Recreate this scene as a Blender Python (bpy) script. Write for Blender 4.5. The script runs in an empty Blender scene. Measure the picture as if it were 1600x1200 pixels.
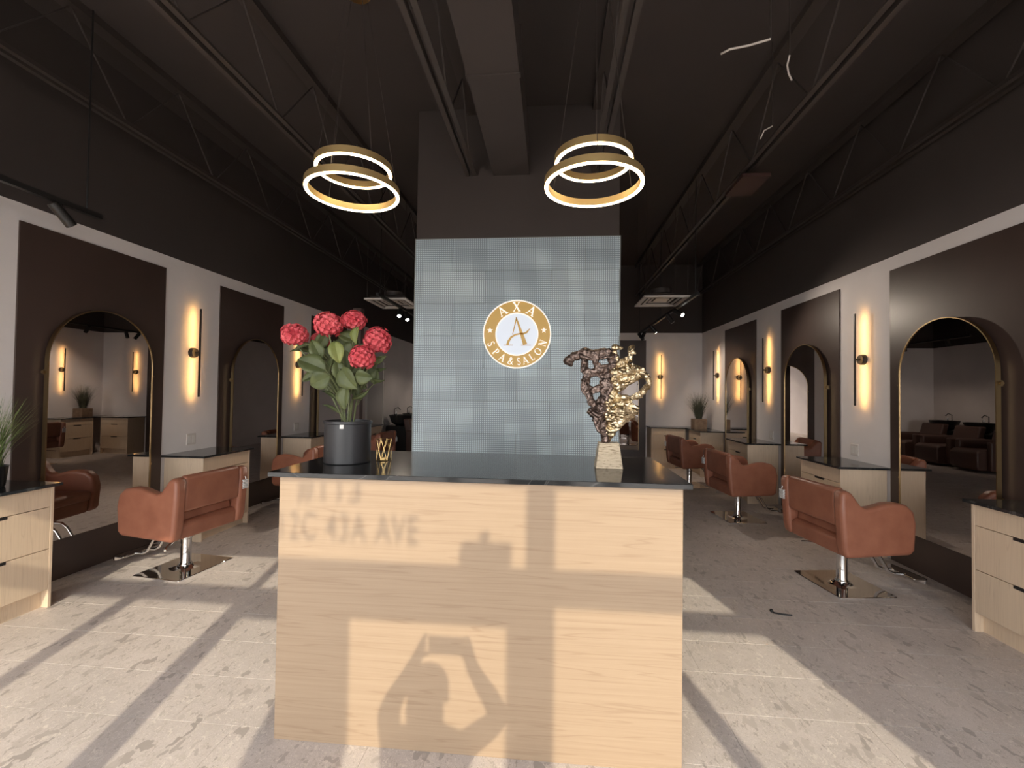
import bpy, bmesh, math, random
import numpy as np
from mathutils import Vector, Matrix
random.seed(7)
PI = math.pi
scene = bpy.context.scene
COL = scene.collection

# ------------------------------------------------------------------ camera
CAM_H = 1.45
F_PX = 695.3
def cam_axes(yaw, pitch, roll):
    y, p, r = [math.radians(a) for a in (yaw, pitch, roll)]
    f = Vector((-math.sin(y)*math.cos(p), math.cos(y)*math.cos(p), math.sin(p)))
    rt = Vector((math.cos(y), math.sin(y), 0)); up = rt.cross(f)
    return rt*math.cos(r) - up*math.sin(r), up*math.cos(r) + rt*math.sin(r), f
RT, UP, FW = cam_axes(5.107, 1.178, -.738)
cd = bpy.data.cameras.new('camera'); cam = bpy.data.objects.new('camera', cd); COL.objects.link(cam)
cd.sensor_width = 36; cd.lens = F_PX/1600*36; cd.clip_start = .02; cd.clip_end = 200
M = Matrix.Identity(4)
for i, a in enumerate((RT, UP, -FW)):
    for j in range(3): M[j][i] = a[j]
M[0][3], M[1][3], M[2][3] = 0, 0, CAM_H
cam.matrix_world = M
scene.camera = cam
def px(u, v, x=None, y=None, z=None):
    d = RT*((u-800)/F_PX) + UP*((600-v)/F_PX) + FW
    if x is not None: t = x/d.x
    elif y is not None: t = y/d.y
    else: t = (z-CAM_H)/d.z
    return Vector((0, 0, CAM_H)) + d*t

# ------------------------------------------------------------------ world, sun, exposure
scene.view_settings.view_transform = 'Standard'
scene.view_settings.look = 'None'
scene.view_settings.gamma = 1
scene.view_settings.use_curve_mapping = False
scene.view_settings.exposure = 0.55
w = bpy.data.worlds.new('sky'); scene.world = w; w.use_nodes = True
bg = w.node_tree.nodes['Background']
bg.inputs[0].default_value = (1.0, .965, .985, 1); bg.inputs[1].default_value = 6.0
SUN_DIR = Vector((-.235, 1, -.565)).normalized()
sl = bpy.data.lights.new('sun', 'SUN'); sl.energy = 3.0; sl.angle = math.radians(.48); sl.color = (1, .86, .67)
so = bpy.data.objects.new('sun', sl); COL.objects.link(so); so.location = (2, -8, 6)
so.rotation_euler = SUN_DIR.to_track_quat('-Z', 'Y').to_euler()

# room numbers (metres; origin under the camera, Y runs along the side walls)
XL, XR = -3.71, 3.07
YF, YB, YB2 = -1.3, 9.43, 12.3       # storefront, back wall right, back wall of the wash area
HT, PT, HC = 2.735, 2.61, 4.15       # top of pale paint, top of dark panels, roof deck
WIN_L, WIN_R, WIN_H = -3.62, 2.37, 2.90
def portal(x0, x1, z0, z1):
    l = bpy.data.lights.new('window_portal', 'AREA'); l.shape = 'RECTANGLE'; l.size = x1-x0; l.size_y = z1-z0
    l.cycles.is_portal = True
    o = bpy.data.objects.new('window_portal', l); COL.objects.link(o)
    o.location = ((x0+x1)/2, YF-.1, (z0+z1)/2); o.rotation_euler = (PI/2, 0, PI)
    o.rotation_euler = Vector((0, 1, 0)).to_track_quat('-Z', 'Y').to_euler()
portal(WIN_L, WIN_R, 0, WIN_H)

# ------------------------------------------------------------------ materials
def mat(name, col=(.5,.5,.5), rough=.5, metal=0., spec=.5, emit=None, estr=0., coat=0.):
    m = bpy.data.materials.new(name); m.use_nodes = True
    b = m.node_tree.nodes['Principled BSDF']
    b.inputs['Base Color'].default_value = (*col, 1); b.inputs['Roughness'].default_value = rough
    b.inputs['Metallic'].default_value = metal; b.inputs['Specular IOR Level'].default_value = spec
    b.inputs['Coat Weight'].default_value = coat
    if emit: b.inputs['Emission Color'].default_value = (*emit, 1); b.inputs['Emission Strength'].default_value = estr
    return m
class NT:
    def __init__(s, m): s.t = m.node_tree; s.b = s.t.nodes['Principled BSDF']
    def n(s, typ, **kw):
        nd = s.t.nodes.new(typ)
        for k, v in kw.items():
            if k.startswith('i_'):
                key = k[2:]; key = int(key) if key.isdigit() else key.replace('_', ' ')
                nd.inputs[key].default_value = v
            else: setattr(nd, k, v)
        return nd
    def l(s, a, b): s.t.links.new(a, b)
    def ramp(s, src, stops):
        r = s.n('ShaderNodeValToRGB'); e = r.color_ramp.elements
        while len(e) < len(stops): e.new(.5)
        for el, (p, c) in zip(e, stops): el.position = p; el.color = (*c, 1) if len(c) == 3 else c
        s.l(src, r.inputs[0]); return r.outputs[0]
    def bump(s, h, strength=.2, dist=.01):
        b = s.n('ShaderNodeBump'); b.inputs['Strength'].default_value = strength; b.inputs['Distance'].default_value = dist
        s.l(h, b.inputs['Height']); s.l(b.outputs[0], s.b.inputs['Normal'])
    def coord(s, kind='Object', scale=(1,1,1), rot=(0,0,0), loc=(0,0,0)):
        if kind == 'World': o = s.n('ShaderNodeNewGeometry').outputs['Position']
        else: o = s.n('ShaderNodeTexCoord').outputs[kind]
        mp = s.n('ShaderNodeMapping'); mp.inputs['Scale'].default_value = scale
        mp.inputs['Rotation'].default_value = rot; mp.inputs['Location'].default_value = loc
        s.l(o, mp.inputs[0]); return mp.outputs[0]
    def mix(s, fac, a, b, mode='MIX'):
        m = s.n('ShaderNodeMix', data_type='RGBA', blend_type=mode)
        if isinstance(fac, (int, float)): m.inputs[0].default_value = fac
        else: s.l(fac, m.inputs[0])
        for i, v in ((6, a), (7, b)):
            if isinstance(v, tuple): m.inputs[i].default_value = (*v, 1)
            else: s.l(v, m.inputs[i])
        return m.outputs[2]

def paint(name, col, rough=.6, amt=.04):
    m = mat(name, col, rough); t = NT(m)
    nz = t.n('ShaderNodeTexNoise', i_Scale=2.5, i_Detail=4.); t.l(t.coord('World'), nz.inputs[0])
    c0 = tuple(c*(1-amt) for c in col); c1 = tuple(min(1, c*(1+amt)) for c in col)
    t.l(t.ramp(nz.outputs[0], [(.3, c0), (.7, c1)]), t.b.inputs['Base Color'])
    n2 = t.n('ShaderNodeTexNoise', i_Scale=180., i_Detail=2.); t.l(t.coord('World'), n2.inputs[0]); t.bump(n2.outputs[0], .06, .002)
    return m
def wood(name, dark, light, axis='X', scale=1., rough=.42):
    m = mat(name, light, rough); t = NT(m)
    st = {'X': (.35, 9, 9), 'Y': (9, .35, 9), 'Z': (9, 9, .35)}[axis]
    vec = t.coord('World', tuple(s*scale for s in st))
    n1 = t.n('ShaderNodeTexNoise', i_Scale=1.0, i_Detail=3., i_Roughness=.5); t.l(vec, n1.inputs[0])
    # growth rings: bands of a slow field, drawn out along the grain into cathedrals
    wv = t.n('ShaderNodeMath', operation='MULTIPLY'); t.l(n1.outputs[0], wv.inputs[0]); wv.inputs[1].default_value = 95.
    sn = t.n('ShaderNodeMath', operation='SINE'); t.l(wv.outputs[0], sn.inputs[0])
    fine = t.n('ShaderNodeTexNoise', i_Scale=1., i_Detail=5., i_Roughness=.7)
    t.l(t.coord('World', tuple(s*scale*(14 if s > 1 else 5) for s in st)), fine.inputs[0])
    c1 = t.ramp(sn.outputs[0], [(.0, light), (.86, tuple(l*.95+d*.05 for l, d in zip(light, dark))), (1., tuple(l*.55+d*.45 for l, d in zip(light, dark)))])
    mp = t.n('ShaderNodeMapRange', i_From_Min=.35, i_From_Max=.75); t.l(fine.outputs[0], mp.inputs[0])
    fm = t.n('ShaderNodeMath', operation='MULTIPLY'); fm.inputs[1].default_value = .45; t.l(mp.outputs[0], fm.inputs[0])
    t.l(t.mix(fm.outputs[0], c1, dark), t.b.inputs['Base Color'])
    t.bump(fine.outputs[0], .05, .002)
    return m

M_WALL = paint('wall_paint', (.83, .78, .77))
M_BLACK = paint('black_paint', (.058, .046, .042), .75)
M_STEEL = paint('black_painted_steel', (.060, .048, .043), .5)
M_PANEL = paint('dark_gloss_panel', (.062, .039, .032), .36, .1)
M_OAK = wood('desk_oak', (.25, .165, .105), (.365, .265, .178), 'X', 1.)
M_OAKV = wood('cabinet_oak', (.56, .42, .30), (.72, .57, .42), 'Z', 1.2)
M_STONE = mat('black_marble', (.02, .021, .022), .10, spec=.5)
t = NT(M_STONE); nz = t.n('ShaderNodeTexNoise', i_Scale=2.2, i_Detail=6., i_Distortion=1.6); t.l(t.coord('World'), nz.inputs[0])
t.l(t.ramp(nz.outputs[0], [(.0, (.02,.021,.022)), (.485, (.022,.023,.024)), (.5, (.085,.085,.082)), (.515, (.022,.023,.024)), (1., (.03,.031,.032))]), t.b.inputs['Base Color'])
M_CHROME = mat('chrome', (.82, .82, .83), .07, 1.)
M_GOLD = mat('brushed_gold', (.55, .38, .16), .28, 1.)
M_RGOLD = mat('satin_gold_ring', (.72, .52, .24), .42, .75)
M_BRASS = mat('aged_brass', (.40, .285, .15), .3, 1.)
M_MIRROR = mat('mirror_silver', (.60, .56, .535), .008, 1.)
M_LEATHER = mat('tan_leather', (.33, .135, .082), .42)
t = NT(M_LEATHER); vz = t.n('ShaderNodeTexVoronoi', i_Scale=260.); t.l(t.coord('Object'), vz.inputs[0]); t.bump(vz.outputs[0], .12, .002)
nz = t.n('ShaderNodeTexNoise', i_Scale=9., i_Detail=4.); t.l(t.coord('Object'), nz.inputs[0])
t.l(t.ramp(nz.outputs[0], [(.3, (.265, .098, .058)), (.7, (.335, .132, .08))]), t.b.inputs['Base Color'])
M_DLEATHER = mat('dark_brown_leather', (.11, .06, .048), .42)
M_BLKPL = mat('black_plastic', (.012, .012, .013), .3)
M_BLKMET = mat('black_metal', (.015, .014, .014), .4)
M_WHITEPL = mat('white_plastic', (.72, .66, .62), .35)
M_WHITE = mat('white_enamel', (.78, .74, .70), .4)
M_LED = mat('warm_led_strip', (1, .7, .35), .5, emit=(1., .53, .16), estr=30.)
M_RING = mat('ring_diffuser', (1, .9, .75), .5, emit=(1., .80, .53), estr=9.)
M_SPOT = mat('spot_lens', (1, 1, 1), .3, emit=(1, .95, .88), estr=14.)
M_TAG = mat('clear_plastic_tag', (.8, .8, .8), .12, 0., coat=1.)
M_SKIN = mat('skin', (.52, .32, .23), .5); M_CLOTH = mat('dark_cloth', (.05, .05, .06), .9); M_HAIR = mat('dark_hair', (.02, .014, .01), .5)
M_GLASS = bpy.data.materials.new('window_glass'); M_GLASS.use_nodes = True
_t = M_GLASS.node_tree; _t.nodes.clear()
_o = _t.nodes.new('ShaderNodeOutputMaterial'); _a = _t.nodes.new('ShaderNodeBsdfTransparent'); _a.inputs[0].default_value = (.93, .95, .94, 1)
_g = _t.nodes.new('ShaderNodeBsdfGlossy'); _g.inputs['Roughness'].default_value = .01; _m = _t.nodes.new('ShaderNodeMixShader'); _m.inputs[0].default_value = .06
_t.links.new(_a.outputs[0], _m.inputs[1]); _t.links.new(_g.outputs[0], _m.inputs[2]); _t.links.new(_m.outputs[0], _o.inputs[0])

# floor terrazzo
M_FLOOR = mat('terrazzo_tile', (.4, .36, .33), .42); t = NT(M_FLOOR)
base = t.n('ShaderNodeTexNoise', i_Scale=3., i_Detail=6., i_Roughness=.62); t.l(t.coord('World'), base.inputs[0])
c = t.ramp(base.outputs[0], [(.3, (.52, .46, .435)), (.7, (.66, .585, .555))])
def chips(c, scale, col0, col1, thr, loc, stretch=(1, 1, 1)):
    vec = t.coord('World', stretch, (0, 0, .6), loc)
    wob = t.n('ShaderNodeTexNoise', i_Scale=scale*.9, i_Detail=2.); t.l(vec, wob.inputs[0])
    add = t.n('ShaderNodeMixRGB', blend_type='LINEAR_LIGHT', i_0=.06); t.l(vec, add.inputs[1]); t.l(wob.outputs['Color'], add.inputs[2])
    v = t.n('ShaderNodeTexVoronoi', i_Scale=scale); t.l(add.outputs[0], v.inputs[0])
    bw = t.n('ShaderNodeSeparateColor'); t.l(v.outputs['Color'], bw.inputs[0])
    pick = t.n('ShaderNodeMath', operation='GREATER_THAN'); t.l(bw.outputs[0], pick.inputs[0]); pick.inputs[1].default_value = thr
    inn = t.n('ShaderNodeMath', operation='LESS_THAN'); t.l(v.outputs['Distance'], inn.inputs[0]); inn.inputs[1].default_value = .43
    f = t.n('ShaderNodeMath', operation='MULTIPLY'); t.l(pick.outputs[0], f.inputs[0]); t.l(inn.outputs[0], f.inputs[1])
    f2 = t.n('ShaderNodeMath', operation='MULTIPLY'); t.l(f.outputs[0], f2.inputs[0]); f2.inputs[1].default_value = .82
    cc = t.mix(bw.outputs[1], col0, col1)
    return t.mix(f2.outputs[0], c, cc)
c = chips(c, 70, (.40, .345, .31), (.80, .73, .68), .45, (3, 1, 0))
c = chips(c, 40, (.38, .33, .30), (.76, .69, .63), .42, (0, 0, 0), (1, .6, 1))
c = chips(c, 110, (.36, .31, .285), (.86, .80, .76), .5, (1, 8, 0))
c = chips(c, 21, (.34, .30, .28), (.58, .515, .48), .68, (7, 3, 0), (1, .55, 1))
t.l(c, t.b.inputs['Base Color'])
M_GROUT = mat('pale_grout', (.80, .73, .68), .8)

# feature wall tile: small raised squares
M_TILE = mat('stud_mosaic_tile', (.2, .24, .24), .3); t = NT(M_TILE)
vec = t.coord('World', (1/.0185, 1, 1/.0185))
fr = t.n('ShaderNodeVectorMath', operation='FRACTION'); t.l(vec, fr.inputs[0])
sb = t.n('ShaderNodeVectorMath', operation='SUBTRACT', i_1=(.5, 0, .5)); t.l(fr.outputs[0], sb.inputs[0])
ab = t.n('ShaderNodeVectorMath', operation='ABSOLUTE'); t.l(sb.outputs[0], ab.inputs[0])
sp = t.n('ShaderNodeSeparateXYZ'); t.l(ab.outputs[0], sp.inputs[0])
mx = t.n('ShaderNodeMath', operation='MAXIMUM'); t.l(sp.outputs[0], mx.inputs[0]); t.l(sp.outputs[2], mx.inputs[1])
rnd = t.n('ShaderNodeTexNoise', i_Scale=1.3, i_Detail=2.); t.l(t.coord('World'), rnd.inputs[0])
oi = t.n('ShaderNodeObjectInfo')
tint = t.ramp(oi.outputs['Random'], [(0, (.50, .61, .68)), (1, (.60, .72, .79))])
stud = t.ramp(mx.outputs[0], [(.28, (1., 1., 1.)), (.36, (.42, .42, .43))])
t.l(t.mix(1., tint, stud, 'MULTIPLY'), t.b.inputs['Base Color'])
hgt = t.ramp(mx.outputs[0], [(.2, (1, 1, 1)), (.38, (0, 0, 0))]); t.bump(hgt, .35, .004)

# ------------------------------------------------------------------ mesh helpers
class MB:
    def __init__(s): s.v = []; s.f = []
    def add(s, vs, fs):
        b = len(s.v); s.v += [tuple(v) for v in vs]; s.f += [tuple(i+b for i in f) for f in fs]; return s
    def box(s, x0, x1, y0, y1, z0, z1):
        return s.add([(x0,y0,z0),(x1,y0,z0),(x1,y1,z0),(x0,y1,z0),(x0,y0,z1),(x1,y0,z1),(x1,y1,z1),(x0,y1,z1)],
                     [(0,3,2,1),(4,5,6,7),(0,1,5,4),(1,2,6,5),(2,3,7,6),(3,0,4,7)])
    def prism(s, poly, a0, a1, axis='Y'):          # poly in the other two axes, extruded along axis
        n = len(poly)
        def p(q, a): return {'Y': (q[0], a, q[1]), 'X': (a, q[0], q[1]), 'Z': (q[0], q[1], a)}[axis]
        vs = [p(q, a0) for q in poly] + [p(q, a1) for q in poly]
        fs = [tuple(range(n)), tuple(range(2*n-1, n-1, -1))] + [(i, i+n, (i+1) % n+n, (i+1) % n) for i in range(n)]
        return s.add(vs, fs)
    def tube(s, pts, r, n=8, closed=False, caps=True):
        pts = [Vector(p) for p in pts]; m = len(pts); rs = r if isinstance(r, (list, tuple)) else [r]*m
        vs = []; prev = None
        for i, p in enumerate(pts):
            if closed: d = pts[(i+1) % m]-pts[i-1]
            else: d = pts[min(i+1, m-1)]-pts[max(i-1, 0)]
            d.normalize()
            if prev is None: u = d.orthogonal().normalized()
            else:
                u = prev-d*prev.dot(d); u = u.normalized() if u.length > 1e-6 else d.orthogonal().normalized()
            prev = u; q = d.cross(u)
            vs += [p+(u*math.cos(2*PI*k/n)+q*math.sin(2*PI*k/n))*rs[i] for k in range(n)]
        fs = []
        for i in range(m if closed else m-1):
            a = i*n; b = ((i+1) % m)*n
            fs += [(a+k, a+(k+1) % n, b+(k+1) % n, b+k) for k in range(n)]
        if not closed and caps: fs += [tuple(range(n-1, -1, -1)), tuple(range((m-1)*n, m*n))]
        return s.add(vs, fs)
    def lathe(s, prof, n=32, c=(0, 0, 0)):         # prof: (r, z)
        vs = []; m = len(prof)
        for r, z in prof: vs += [(c[0]+max(r, 1e-5)*math.cos(2*PI*k/n), c[1]+max(r, 1e-5)*math.sin(2*PI*k/n), c[2]+z) for k in range(n)]
        fs = [(i*n+k, i*n+(k+1) % n, (i+1)*n+(k+1) % n, (i+1)*n+k) for i in range(m-1) for k in range(n)]
        fs += [tuple(range(n-1, -1, -1)), tuple(range((m-1)*n, m*n))]
        return s.add(vs, fs)
    def sphere(s, c, r, n=10, m=7):
        rr = r if isinstance(r, (tuple, list)) else (r, r, r)
        vs = [(c[0]+rr[0]*math.sin(PI*j/m)*math.cos(2*PI*k/n), c[1]+rr[1]*math.sin(PI*j/m)*math.sin(2*PI*k/n), c[2]+rr[2]*math.cos(PI*j/m)) for j in range(1, m) for k in range(n)]
        vs += [(c[0], c[1], c[2]+rr[2]), (c[0], c[1], c[2]-rr[2])]
        fs = [(j*n+k, (j+1)*n+k, (j+1)*n+(k+1) % n, j*n+(k+1) % n) for j in range(m-2) for k in range(n)]
        fs += [(len(vs)-2, k, (k+1) % n) for k in range(n)] + [(len(vs)-1, (m-2)*n+(k+1) % n, (m-2)*n+k) for k in range(n)]
        return s.add(vs, fs)
    def mesh(s, name, fix=True):
        me = bpy.data.meshes.new(name); me.from_pydata(s.v, [], s.f); me.update()
        if fix:
            b = bmesh.new(); b.from_mesh(me); bmesh.ops.recalc_face_normals(b, faces=b.faces); b.to_mesh(me); b.free()
        return me
    def build(s, name, m, parent=None, smooth=False, bevel=0, seg=2, loc=None):
        me = s.mesh(name); me.materials.append(m)
        return from_mesh(name, me, parent, smooth, bevel, seg, loc)
def from_mesh(name, me, parent=None, smooth=False, bevel=0, seg=2, loc=None):
    o = bpy.data.objects.new(name, me); COL.objects.link(o)
    if parent is not None: o.parent = parent
    if loc is not None: o.location = loc
    if smooth or bevel:
        me.polygons.foreach_set('use_smooth', [True]*len(me.polygons))
    if bevel:
        b = o.modifiers.new('bevel', 'BEVEL'); b.width = bevel; b.segments = seg; b.limit_method = 'ANGLE'; b.angle_limit = math.radians(35)
        b.harden_normals = False
    if smooth or bevel:
        try: me.set_sharp_from_angle(angle=math.radians(38))
        except Exception: pass
    return o
def tag(o, label=None, cat=None, group=None, kind=None):
    if label: o['label'] = label
    if cat: o['category'] = cat
    if group: o['group'] = group
    if kind: o['kind'] = kind
    return o
def thing(name, label, cat, loc=(0, 0, 0), rz=0, group=None):
    o = bpy.data.objects.new(name, None); COL.objects.link(o); o.empty_display_size = .1
    o.location = loc; o.rotation_euler = (0, 0, rz); return tag(o, label, cat, group)
def structure(name, mb, m, parent=None, label=None, **kw):
    o = mb.build(name, m, parent, **kw)
    if parent is None: o['kind'] = 'structure'
    if label: o['label'] = label
    return o
def dup(root, loc, rz, label, group=None):
    r = root.copy(); COL.objects.link(r); r.location = loc; r.rotation_euler = (0, 0, rz); r['label'] = label
    if group: r['group'] = group
    for ch in list(root.children):
        c = ch.copy(); COL.objects.link(c); c.parent = r
        for g in list(ch.children):
            d = g.copy(); COL.objects.link(d); d.parent = c
    return r
def arc(cx, cz, r, a0, a1, n):
    return [(cx+r*math.cos(a0+(a1-a0)*i/n), cz+r*math.sin(a0+(a1-a0)*i/n)) for i in range(n+1)]

# ------------------------------------------------------------------ shell
floor = structure('floor', MB().box(XL-.2, XR+.2, YF-.12, YB2+.2, -.2, -.0035), M_GROUT, label='pale grout bed under the terrazzo floor tiles')
TW, TH, G = .61, .305, .0035
tile_me = MB().box(-TW/2+.0007, TW/2-.0007, -TH/2+G/2, TH/2-G/2, -.012, 0).mesh('floor_tile'); tile_me.materials.append(M_FLOOR)
cells = []
j0 = math.floor((YF+.2-1.838)/TH)
rest = MB()
for j in range(j0, 60):
    yc = 1.838+TH*(j+.5)
    if yc+TH/2 < YF or yc-TH/2 > YB2: continue
    off = (j % 2)*TW/2
    for i in range(-9, 9):
        xc = i*TW+off-.12
        x0, x1 = max(xc-TW/2+.0007, XL), min(xc+TW/2-.0007, XR)
        if x1-x0 < .03: continue
        hidden = (yc < 1.35) or (1.95 < yc < 2.4 and -.9 < xc < .3) or (2.4 < yc < 5.0 and -.9-.25*(yc-2.4) < xc < .35+.25*(yc-2.4))
        clipped = x1-x0 < TW-2*G
        cells.append((math.hypot(xc, yc)+(100 if hidden or clipped else 0), xc, yc, x0, x1))
cells.sort()
for k, (d, xc, yc, x0, x1) in enumerate(cells):
    if k < 290 and d < 100:
        o = bpy.data.objects.new('floor_tile', tile_me); COL.objects.link(o); o.parent = floor; o.location = (xc, yc, 0)
    else: rest.box(x0, x1, yc-TH/2+G/2, min(yc+TH/2-G/2, YB2), -.012, 0)
tag(rest.build('remaining_floor_tiles', M_FLOOR, floor), kind='stuff')

structure('ceiling', MB().box(XL-.2, XR+.2, YF-.12, YB2+.2, HC, HC+.1), M_BLACK, label='black painted roof deck over the salon')
structure('wall_left', MB().box(XL-.15, XL, YF, YB2, -.01, HT), M_WALL, label='pale painted side wall carrying the three mirrors beside the potted grass')
structure('wall_left_upper', MB().box(XL-.15, XL+.003, YF, YB2, HT, HC), M_BLACK, label='black painted upper band of the side wall over the potted grass')
structure('wall_right', MB().box(XR, XR+.15, YF, YB2, -.01, HT), M_WALL, label='pale painted side wall on the sculpture side of the room')
structure('wall_right_upper', MB().box(XR-.003, XR+.15, YF, YB2, HT, HC), M_BLACK, label='black painted upper band of the wall on the sculpture side')
structure('wall_back', MB().box(.6, XR, YB, YB+.12, -.01, HT).box(.6, .72, YB+.12, YB2, -.01, HT), M_WALL, label='pale painted back wall with one lit sconce')
structure('wall_back_upper', MB().box(.6, XR, YB-.003, YB+.12, HT, HC).box(.597, .72, YB+.12, YB2, HT, HC), M_BLACK, label='black painted upper band of the back wall')
structure('wall_wash_area', MB().box(XL-.15, .72, YB2, YB2+.15, -.01, HT), M_WALL, label='pale wall closing the hair wash area')
structure('wall_wash_area_upper', MB().box(XL-.15, .72, YB2-.003, YB2+.15, HT, HC), M_BLACK, label='black upper band over the hair wash area')
# storefront wall around the glazing
structure('wall_front', MB().box(XL-.15, WIN_L, YF-.15, YF, -.01, HC).box(WIN_R, XR+.15, YF-.15, YF, -.01, HC).box(WIN_L, WIN_R, YF-.15, YF, WIN_H, HC), M_WALL, label='front wall around the storefront glazing')

# outdoor ground
structure('ground', MB().box(-40, 40, -60, YF-.15, -.25, -.05), paint('pavement', (.36, .33, .31), .9, .15), label='pavement outside the storefront')

# storefront: mullions, transoms, doors, glass
def bar(mb, x0, x1, z0, z1, y0=YF-.07, y1=YF+.03): return mb.box(x0, x1, y0, y1, z0, z1)
VX = [(-3.62, -3.54), (-1.935, -1.865), (-1.14, -1.08), (.646, .728), (1.495, 1.565), (2.29, 2.37)]
win_spans = [(-3.54, -1.935), (-1.865, -1.14), (.728, 1.495), (1.565, 2.29)]
for k, (a, b) in enumerate(win_spans):
    wnd = structure('window_%d' % (k+1), bar(bar(bar(bar(MB(), a, b, 0, .12), a, b, 2.385, 2.48), a, b, WIN_H-.05, WIN_H), a, a+.012, .12, WIN_H-.05), M_BLKMET,
                    label=['storefront window at the corner by the potted grass', 'narrow storefront window beside the entrance doors', 'storefront window on the sculpture side of the doors', 'storefront window next to the front pier'][k])
    MB().box(a, b, YF-.025, YF-.015, .12, 2.385).build('pane', M_GLASS, wnd)
    MB().box(a, b, YF-.025, YF-.015, 2.48, WIN_H-.05).build('pane', M_GLASS, wnd)
fr = MB()
for a, b in VX: bar(fr, a, b, 0, WIN_H)
structure('trim_1', fr, M_BLKMET, label='black metal storefront mullions')
trans = structure('window_5', bar(bar(MB(), -1.08, .646, 2.335, 2.48), -1.08, .646, WIN_H-.03, WIN_H), M_BLKMET, label='transom light with address lettering over the doors')
MB().box(-1.08, .646, YF-.025, YF-.015, 2.48, WIN_H-.03).build('pane', M_GLASS, trans)
MB().box(.36, .56, YF+.0, YF+.06, 2.48, 2.56).box(.44, .47, YF, YF+.05, 2.56, 2.61).build('door_sensor', M_BLKPL, trans)
def text_mesh(body, size, ext, bold=0.):
    cu = bpy.data.curves.new('t', 'FONT'); cu.body = body; cu.size = size; cu.extrude = ext; cu.offset = bold; cu.resolution_u = 3; cu.space_character = 1.12
    o = bpy.data.objects.new('t', cu); COL.objects.link(o); bpy.context.view_layer.update()
    me = bpy.data.meshes.new_from_object(o.evaluated_get(bpy.context.evaluated_depsgraph_get()))
    bpy.data.objects.remove(o); bpy.data.curves.remove(cu); return me
def fit_text(body, x0, x1, z0, z1, y, m, name, parent, bold=.0):
    me = text_mesh(body, 1, .004, bold); co = np.array([v.co for v in me.vertices]); mn, mxx = co.min(0), co.max(0)
    for v in me.vertices:
        c = v.co; v.co = (x0+(c.x-mn[0])/(mxx[0]-mn[0])*(x1-x0), y-c.z, z0+(c.y-mn[1])/(mxx[1]-mn[1])*(z1-z0))
    me.materials.clear(); me.materials.append(m); return from_mesh(name, me, parent)
M_VINYL = mat('vinyl_lettering', (.6, .6, .6), .5)
fit_text('12C 43A AVE', -.395, .195, 2.587, 2.705, YF-.03, M_VINYL, 'address_lettering', trans, .005)
fit_text('#113', -.325, -.05, 2.738, 2.855, YF-.03, M_VINYL, 'unit_number_lettering', trans, .005)
for k, (a, b, m0, m1, h0, h1) in enumerate([(-1.08, -.276, -.48, -.276, -1.08, -1.02), (-.264, .646, -.264, -.10, .572, .646)]):
    d = structure('door_%d' % (k+1), bar(bar(bar(bar(MB(), m0, m1, .01, 2.33), h0, h1, .01, 2.33), a, b, .01, .25), a, b, 2.295, 2.33), M_BLKMET,
                  label=['entrance door leaf on the potted grass side', 'entrance door leaf on the sculpture side'][k])
    MB().box(min(h1, m1), max(m0, h0), YF-.025, YF-.015, .25, 2.295).build('pane', M_GLASS, d)
    hx = -.38 if k == 0 else -.18
    MB().tube([(hx, YF+.03, .9), (hx, YF+.08, .92), (hx, YF+.08, 1.28), (hx, YF+.03, 1.3)], .012).build('pull_handle', M_CHROME, d, smooth=True)

# ------------------------------------------------------------------ ceiling steel, duct
for i, X in enumerate((-3.36, -2.10, -.78, .40, 1.76, 2.96)):
    j = thing('ceiling_joist', ['black open-web steel joist over the wall with the potted grass', 'black open-web steel joist between the hydrangea pendant and the wall',
        'black open-web steel joist beside the square duct, hydrangea side', 'black open-web steel joist beside the sculpture pendant',
        'black open-web steel joist carrying the loose white cables', 'black open-web steel joist against the sculpture side wall'][i], 'joist', (X, 0, 3.5), 0, 'black steel roof joists')
    for s in (-1, 1):
        MB().box(s*.035-.018, s*.035+.018, YF, YB2, 0, .006).box(s*.0185-.002, s*.0185+.002, YF, YB2, .006, .05).build('bottom_chord', M_STEEL, j)
    MB().box(-.05, .05, YF, YB2, HC-3.5-.06, HC-3.5).build('top_chord', M_STEEL, j)
    wb = MB(); y = YF; up_ = True
    pts = []
    while y < YB2: pts.append((0, y, .02 if up_ else .6)); up_ = not up_; y += .45
    wb.tube(pts, .008, 6); wb.build('web_bars', M_BLACK, j)
duct = thing('air_duct', 'long square black duct running to the tiled feature wall', 'duct', (-.40, 0, 3.5))
for k in range(4): MB().box(-.17, .17, YF+.05+k*1.36, YF+1.38+k*1.36, 0, .3).box(-.18, .18, YF+1.37+k*1.36, YF+1.41+k*1.36, -.01, .31).build('duct_section', M_BLACK, duct)

# ------------------------------------------------------------------ feature wall
YW = 4.115
structure('wall_feature', MB().box(-1.30, .603, YW+.012, YW+.2, -.01, HC), M_BLACK, label='freestanding wall behind the reception desk')
fw = bpy.data.objects['wall_feature']
row = .305; ztop = 2.9
def mosaic(x0, x1, z0, z1):
    b = MB().box(x0+.0012, x1-.0012, YW, YW+.013, z0+.0012, z1-.0012); b.build('mosaic_tile', M_TILE, fw)
k = 0; z1 = ztop
while z1 > .02:
    z0 = max(0, z1-row); x = -.636+(.31 if k % 2 == 0 else 0)-1.24
    while x < .603:
        a, b = max(x, -1.305), min(x+.62, .608)
        if b-a > .02: mosaic(a, b, z0, z1)
        x += .62
    k += 1; z1 -= row
MB().box(-1.312, -1.305, YW-.002, YW+.02, 0, ztop+.006).box(.608, .615, YW-.002, YW+.02, 0, ztop+.006).box(-1.305, .608, YW-.002, YW+.02, ztop, ztop+.006).build('edge_trim', mat('grey_edge_trim', (.25,.27,.27), .5), fw)

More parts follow.
